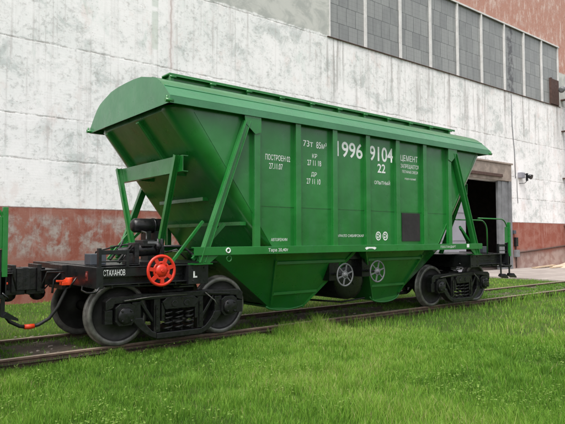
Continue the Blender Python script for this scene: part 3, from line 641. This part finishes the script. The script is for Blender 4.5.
    # bogies
    def bogie(bx):
        m = MB(); m.box(bx - .20, bx + .20, -.85, .85, .50, .80); m.cyl((bx, 0, .80), (bx, 0, .87), .17, 20)
        for s in (-1, 1): m.box(bx - .12, bx + .12, s * .6, s * .75, .80, .90)
        B = m.build('bogie', CS, W, bevel=.01)
        for s in (-1, 1):
            ya, yb = s * .93, s * 1.09; ym, yn = s * .945, s * 1.075
            m = MB()
            m.prism([(bx + a, z) for a, z in ((-1.22, .56), (-1.22, .70), (-1.14, .755), (-.6, .775), (.6, .775), (1.14, .755), (1.22, .70), (1.22, .56), (1.10, .60), (1.08, .655), (.62, .685), (-.62, .685), (-1.08, .655), (-1.10, .60))], 'Y', ya, yb)
            for q in (-1, 1):
                m.prism([(bx + q * a, z) for a, z in ((1.225, .57), (1.225, .36), (1.10, .36), (1.10, .57))], 'Y', ym, yn)
                m.prism([(bx + q * a, z) for a, z in ((.80, .665), (.66, .665), (.66, .40), (.74, .33), (.80, .36))], 'Y', ym, yn)
                m.prism([(bx + q * a, z) for a, z in ((.80, .42), (.77, .35), (.70, .27), (.61, .19), (.51, .12), (.40, .078), (.40, .17), (.47, .20), (.54, .27), (.60, .34), (.64, .42))], 'Y', ya, yb)
                m.prism([(bx + q * a, z) for a, z in ((.44, .69), (.33, .69), (.33, .17), (.44, .17))], 'Y', ym, yn)
                m.bar((bx + q * .66, s * 1.0, .67), (bx + q * .40, s * 1.0, .30), .10, .05, (1, 0, 0))
                m.bar((bx + q * .95, s * 1.10, .69), (bx + q * .5, s * 1.10, .73), .02, .04)
            m.prism([(bx + a, z) for a, z in ((-.40, .075), (.40, .075), (.40, .165), (-.40, .165))], 'Y', ya + s * .002, yb + s * .012)
            m.build('side_frame', CS, B, bevel=.012)
            m = MB(); m.prism([(bx + a, z) for a, z in ((-.32, .64), (-.24, .70), (.24, .70), (.32, .64), (.27, .52), (-.27, .52))], 'Y', s * .85, s * 1.12)
            for q in (-1, 1): m.cyl((bx + q * .11, s * 1.12, .60), (bx + q * .11, s * 1.135, .60), .055, 14); m.box(bx + q * .27, bx + q * .325, s * .97, s * 1.10, .34, .62)
            m.build('bolster_end', CS, B, bevel=.01)
            m = MB(); m.tube([(bx - .95, s * 1.14, .70), (bx - .5, s * 1.145, .735), (bx + .1, s * 1.145, .735)], .009, 6); m.build('rod', M['tyre'], B)
            m = MB(); m.tube([(bx + .45, s * 1.12, .74), (bx + .62, s * 1.14, .60), (bx + .66, s * 1.14, .52)], .010, 6); m.build('rod', M['tyre'], B)
            for q in (-1, 1):
                m = MB(); m.box(bx + q * .385 - .03, bx + q * .385 + .03, s * 1.075, s * 1.095, .22, .60)
                for z in (.28, .41, .54): m.cyl((bx + q * .385, s * 1.09, z), (bx + q * .385, s * 1.108, z), .014, 6)
                m.build('friction_plate', CS, B)
            for q in (-.19, 0, .19):
                m = MB(); turns, st = 4.5, 90; m.tube([(bx + q + .072 * math.cos(2 * math.pi * turns * k / st), s * 1.03 + .072 * math.sin(2 * math.pi * turns * k / st), .175 + .345 * k / st) for k in range(st + 1)], .0165, 7); m.build('coil_spring', M['cast'], B)
            for q in (-.925, .925):
                x = bx + q
                m = MB(); m.prism([(x - .155, .40), (x - .155, .60), (x - .08, .655), (x + .08, .655), (x + .155, .60), (x + .155, .40), (x + .10, .33), (x - .10, .33)], 'Y', s * .93, s * 1.12)
                m.lathe_y(x, .479, [(0, s * 1.175), (.095, s * 1.175), (.125, s * 1.16), (.13, s * 1.12)], 24)
                for k in range(4):
                    t = R(45 + 90 * k); m.cyl((x + .10 * math.cos(t), s * 1.15, .479 + .10 * math.sin(t)), (x + .10 * math.cos(t), s * 1.195, .479 + .10 * math.sin(t)), .018, 6)
                m.build('axle_box', CS, B, bevel=.006)
        for q in (-.925, .925):
            x = bx + q; z = .479
            m = MB(); m.cyl((x, -1.1, z), (x, 1.1, z), .075, 16); m.build('axle', M['wheelweb'], B)
            for s in (-1, 1):
                pr = [(.085, .93), (.13, .92), (.14, .875), (.17, .845), (.30, .825), (.385, .832), (.40, .845), (.408, .866), (.440, .868), (.466, .866), (.4785, .852), (.481, .775), (.490, .768), (.507, .752), (.507, .742), (.495, .735), (.41, .735), (.395, .765), (.20, .79), (.14, .745), (.085, .74)]
                m = MB(); m.lathe_y(x, z, [(r_, s * y) for r_, y in pr], 56); o = m.build('wheel', M['wheelweb'], B); o.data.materials.append(M['tyre'])
                for p_ in o.data.polygons:
                    d = math.hypot(p_.center.x - x, p_.center.z - z)
                    if d > .42: p_.material_index = 1
            m = MB()
            for s in (-1, 1): m.box(x - math.copysign(.50, q) - .03, x - math.copysign(.50, q) + .03, s * .70, s * .87, .32, .62)
            m.box(x - math.copysign(.46, q) - .03, x - math.copysign(.46, q) + .03, -.8, .8, .40, .50); m.build('brake_beam', CS, B)
        return B
    bogie(-3.9); bogie(3.9)
    # lettering on the near side (stencilled, so 2 mm proud of the plate)
    Y = -HW - .003; w_ = M['white']
    for s_, x0, x1, z0, z1 in (('ПОСТРОЕН 02', -2.50, -1.95, 2.97, 3.07), ('27.11.07', -2.42, -2.12, 2.82, 2.92), ('73т', -1.64, -1.40, 3.29, 3.40), ('85м³', -1.32, -1.06, 3.28, 3.40), ('КР', -1.42, -1.30, 3.09, 3.17), ('27 11 18', -1.54, -1.20, 2.95, 3.05),
                           ('ДР', -1.45, -1.31, 2.74, 2.83), ('27 11 10', -1.56, -1.22, 2.61, 2.71), ('1996', -.79, -.08, 3.18, 3.48), ('9104', .13, .84, 3.18, 3.48), ('22', .36, .60, 2.95, 3.13), ('ОПЫТНЫЙ', .26, .74, 2.71, 2.80),
                           ('ЦЕМЕНТ', 1.09, 1.66, 3.23, 3.38), ('ЗАПРЕЩАЕТСЯ', 1.09, 1.69, 3.09, 3.19), ('ПЕСЧАНЫЕ СМЕСИ', 1.14, 1.66, 3.0, 3.06), ('вернуть порожний', 1.22, 1.59, 2.85, 2.91), ('АВТОРЕЖИМ', -2.38, -2.02, 1.575, 1.625), ('УРАЛО СИБИРСКАЯ', -.78, -.07, 1.645, 1.695)):
        text(s_, x0, x1, z0, z1, Y, w_, body, bold=.014 if s_ in ('1996', '9104', '22') else 0.)
    for s_, x0, x1, z0, z1 in (('Тара 20,40т', -2.53, -2.10, 1.385, 1.455), ('ГОССТАНДАРТ', 2.28, 2.85, 1.39, 1.45)): text(s_, x0, x1, z0, z1, -HW - .124, w_, W)
    text('СТАХАНОВ', -5.30, -4.98, 1.10, 1.185, -1.4435, w_, W, bold=0.)
    m = MB(); m.box(-5.32, -4.60, -1.4425, -1.4405, 1.085, 1.20); m.build('name_plate', K, W); text('L', -3.90, -3.83, 1.02, 1.12, -1.503, w_, W, bold=.05)
    m = MB(); m.box(3.30, 3.39, -HW - .124, -HW - .1205, 1.40, 1.48); m.prism([(-.12, 1.395), (-.16, 1.43), (-.10, 1.45), (.12, 1.45), (.17, 1.43), (.12, 1.395), (.05, 1.42), (-.05, 1.42)], 'Y', -HW - .124, -HW - .1205); m.build('painted_mark', w_, W)
    # two round emblems
    for cx in (.365, .575):
        m = MB(); n = 28; cz = 1.665; Ym = Y
        for k in range(n):
            t, t2 = 2 * math.pi * k / n, 2 * math.pi * (k + 1) / n
            m.face([(cx + ra * math.cos(tt), Ym, cz + 1.12 * ra * math.sin(tt)) for ra, tt in ((.060, t), (.080, t), (.080, t2), (.060, t2))])
            if (k // 3) % 3 != 1: m.face([(cx + ra * math.cos(tt), Ym, cz + 1.12 * ra * math.sin(tt)) for ra, tt in ((.018, t), (.045, t), (.045, t2), (.018, t2))])
        m.build('round_emblem', w_, body)
    # lifting rings by the left brace
    m = MB(); m.torus_y((-3.34, -HW - .13, 1.43), .035, .011, 20, 8); m.build('tie_ring', w_, W)
    m = MB(); m.torus_y((-3.30, -HW - .09, 1.30), .045, .010, 20, 8); m.build('tie_ring', G, W)
    # stencil board between two posts
    m = MB(); m.box(1.10, 1.70, Y - .012, Y + .002, 1.56, 2.15); m.build('notice_board', M['plaque'], W)
    return W

W1 = build_wagon()
tag(W1, 'green cement hopper wagon with red brake wheel standing in front of the white factory wall', 'railway wagon')
W2 = copy_tree(W1); W2.location = (-11.98, 0, 0)
tag(W2, 'neighbouring green wagon cut off by the left edge, only its end post and coupler showing', 'railway wagon')

# ------------------------------------------------------------------ lawn, weeds, pebbles
def vnoise(x, y, s, seed):
    r = np.random.default_rng(seed); G_ = r.random((256, 256))
    u = x / s + 64; v = y / s + 64; i = np.floor(u).astype(int); j = np.floor(v).astype(int); a = u - i; b = v - j
    a = a * a * (3 - 2 * a); b = b * b * (3 - 2 * b); g_ = lambda p, q: G_[p % 256, q % 256]
    return (g_(i, j) * (1 - a) + g_(i + 1, j) * a) * (1 - b) + (g_(i, j + 1) * (1 - a) + g_(i + 1, j + 1) * a) * b
def mesh_np(name, V, Lp, start, tint, mat):
    me = bpy.data.meshes.new(name); me.vertices.add(len(V)); me.vertices.foreach_set('co', V.astype('f').ravel())
    me.loops.add(len(Lp)); me.loops.foreach_set('vertex_index', Lp.astype('i')); me.polygons.add(len(start)); me.polygons.foreach_set('loop_start', start.astype('i'))
    me.update(calc_edges=True)
    at = me.attributes.new('tint', 'FLOAT', 'POINT'); at.data.foreach_set('value', tint.astype('f'))
    me.materials.append(mat); o = bpy.data.objects.new(name, me); COL.objects.link(o); return o
CX, CY = -8.39, -9.21
def wedge(n, r0, r1, pw=1.0, half=43):
    """points spread round the viewpoint's side of the lawn, denser near"""
    t = RNG.random(n); e = 2 - pw; r = (r0 ** e + t * (r1 ** e - r0 ** e)) ** (1 / e)
    a = np.radians(39.1 + (RNG.random(n) * 2 - 1) * half); return CX + r * np.sin(a), CY + r * np.cos(a), r
def allowed(x, y):
    ok = ~((np.abs(y) < .86) & (x < 6.0 + 1.2 * np.sin(y * 3))); ok &= ~((x > 2.5) & (y > 5.4)); ok &= (y < 7.45); ok &= (x < 14.95); return ok
def blades(name, x, y, r, h, wd, tint, mat, lean=.55):
    n = len(x); a = RNG.random(n) * 2 * np.pi; la = RNG.random(n) * 2 * np.pi; ln = h * lean * RNG.random(n) ** .7
    dx, dy = np.cos(a) * wd / 2, np.sin(a) * wd / 2; lx, ly = np.cos(la) * ln, np.sin(la) * ln
    V = np.empty((n, 5, 3)); z0 = np.where(np.abs(y) < .88, GZ + .07, GZ - .01)
    V[:, 0] = np.stack([x - dx, y - dy, z0], 1); V[:, 1] = np.stack([x + dx, y + dy, z0], 1)
    mx, my, mz = x + lx * .35, y + ly * .35, z0 + h * .6
    V[:, 2] = np.stack([mx + dx * .8, my + dy * .8, mz], 1); V[:, 3] = np.stack([mx - dx * .8, my - dy * .8, mz], 1); V[:, 4] = np.stack([x + lx, y + ly, z0 + h * (1 - .25 * lean * RNG.random(n))], 1)
    b = (np.arange(n) * 5)[:, None]; Lp = np.concatenate([b + np.array([[0, 1, 2, 3]]), b + np.array([[3, 2, 4]])], 1).ravel()
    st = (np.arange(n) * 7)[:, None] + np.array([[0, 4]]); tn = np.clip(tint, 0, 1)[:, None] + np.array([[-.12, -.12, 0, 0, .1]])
    return mesh_np(name, V.reshape(-1, 3), Lp, st.ravel(), np.clip(tn, 0, 1).ravel(), mat)
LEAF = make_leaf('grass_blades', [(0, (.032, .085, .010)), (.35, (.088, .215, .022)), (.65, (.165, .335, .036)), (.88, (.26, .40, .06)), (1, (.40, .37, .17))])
x1, y1, r1 = wedge(640000, 3.0, 11, 1.0, 60); x2, y2, r2 = wedge(190000, 10, 36, 1.4, 55)
x = np.concatenate([x1, x2]); y = np.concatenate([y1, y2]); r_ = np.concatenate([r1, r2])
k = allowed(x, y); x, y, r_ = x[k], y[k], r_[k]
cl = vnoise(x, y, .5, 1) * .5 + vnoise(x, y, .16, 2) * .5; big = vnoise(x, y, 1.9, 3)
k = RNG.random(len(x)) < (.35 + 1.1 * cl); x, y, r_, cl, big = x[k], y[k], r_[k], cl[k], big[k]
dist_rail = np.abs(np.abs(y) - .9)
tall = vnoise(x, y, .35, 31); bare = ((x - 7.6) / 1.5) ** 2 + ((y + 1.55) / .32) ** 2 + vnoise(x, y, .3, 45) * .8 < 1.2; h = np.where(bare, .3, 1) * (.032 + .075 * cl + .055 * big + .07 * np.clip((tall - .62) * 4, 0, 1)) * (.55 + .75 * RNG.random(len(x))) * np.where(y > 0, .65, 1) * np.where(np.abs(y) < .88, .45, np.where((y < 0) & (dist_rail < .5) & (x > -2), 1.35 + .7 * np.clip(vnoise(x, y, .3, 44) * 3 - 1.2, 0, 1) + .25 * (x > 5), np.clip(.85 + dist_rail * .9, .85, 1.)))
tint = .20 + .30 * cl + .42 * big + RNG.normal(0, .15, len(x)) + (RNG.random(len(x)) < .03) * .5 + np.where(y > .9, .10, 0)
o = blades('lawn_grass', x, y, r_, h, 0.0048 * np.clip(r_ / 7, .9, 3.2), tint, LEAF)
tag(o, 'bright green uncut lawn grass in front of and behind the track', 'grass', kind='stuff')
# sparse tufts between the rails
n = 42000; x = RNG.random(n) * 21 - 7.5; y = RNG.random(n) * 1.6 - .8; c_ = vnoise(x, y, .45, 8) * .6 + vnoise(x, y, .15, 9) * .4
k = (RNG.random(n) < np.clip((c_ - .36) * 4, 0, 1)) & (np.abs(y) < .74); x, y = x[k], y[k]
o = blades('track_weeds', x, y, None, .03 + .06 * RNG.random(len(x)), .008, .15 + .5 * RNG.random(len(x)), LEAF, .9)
tag(o, 'sparse low weeds growing in the dark soil between the rails', 'weeds', kind='stuff')
# broad leaved clover and weeds in pale patches
WEED = make_leaf('weed_leaves', [(0, (.06, .12, .018)), (.5, (.13, .23, .035)), (1, (.26, .34, .10))])
x, y, r_ = wedge(60000, 4.3, 10.5, 1.0, 40); c_ = vnoise(x, y, .7, 21) * .6 + vnoise(x, y, .22, 22) * .4
k = allowed(x, y) & (RNG.random(len(x)) < np.clip((c_ - .48) * 1.5, 0, 1)); x, y, c_ = x[k], y[k], c_[k]; n = len(x)
hz = .05 + .085 * RNG.random(n) + .04 * c_; s = .006 + .009 * RNG.random(n); a = RNG.random(n) * 6.283; tl = (RNG.random(n) - .5) * 1.0
V = np.empty((n, 6, 3)); ca, sa = np.cos(a), np.sin(a)
for i_, (p, q) in enumerate(((-1, 0), (-.5, .75), (.4, .7), (1, 0), (.4, -.7), (-.5, -.75))):
    V[:, i_, 0] = x + (p * ca - q * sa) * s; V[:, i_, 1] = y + (p * sa + q * ca) * s; V[:, i_, 2] = GZ + hz + (p * tl + q * tl * .5) * s
o = mesh_np('clover', V.reshape(-1, 3), np.arange(n * 6), np.arange(n) * 6, np.repeat(np.clip(.3 + .5 * RNG.random(n), 0, 1), 6), WEED)
tag(o, 'pale small leaved clover scattered in patches through the front lawn', 'clover', kind='stuff')
# loose pebbles beside the far rail at the left and between the rails
m = MB(); rr = random.Random(11)
for _ in range(700):
    if rr.random() < .45: px_, py_ = rr.uniform(-6.5, 2), rr.uniform(.95, 1.9)
    else: px_, py_ = rr.uniform(-7.5, 14), rr.uniform(-.7, .7)
    s_ = rr.uniform(.012, .035); M4 = Matrix.Translation((px_, py_, GZ + .08 if abs(py_) < .9 else GZ + .015)) @ Matrix.Rotation(rr.uniform(0, 3), 4, 'Z') @ Matrix.Diagonal((s_, s_ * rr.uniform(.6, 1), s_ * rr.uniform(.4, .7), 1))
    bmesh.ops.create_icosphere(m.bm, subdivisions=1, radius=1, matrix=M4)
o = m.build('pebbles', paint('pinkish_pebbles', (.26, .22, .19), .9, var=.45, scale=9)); tag(o, 'small pinkish pebbles strewn along the track', 'pebbles', kind='stuff')
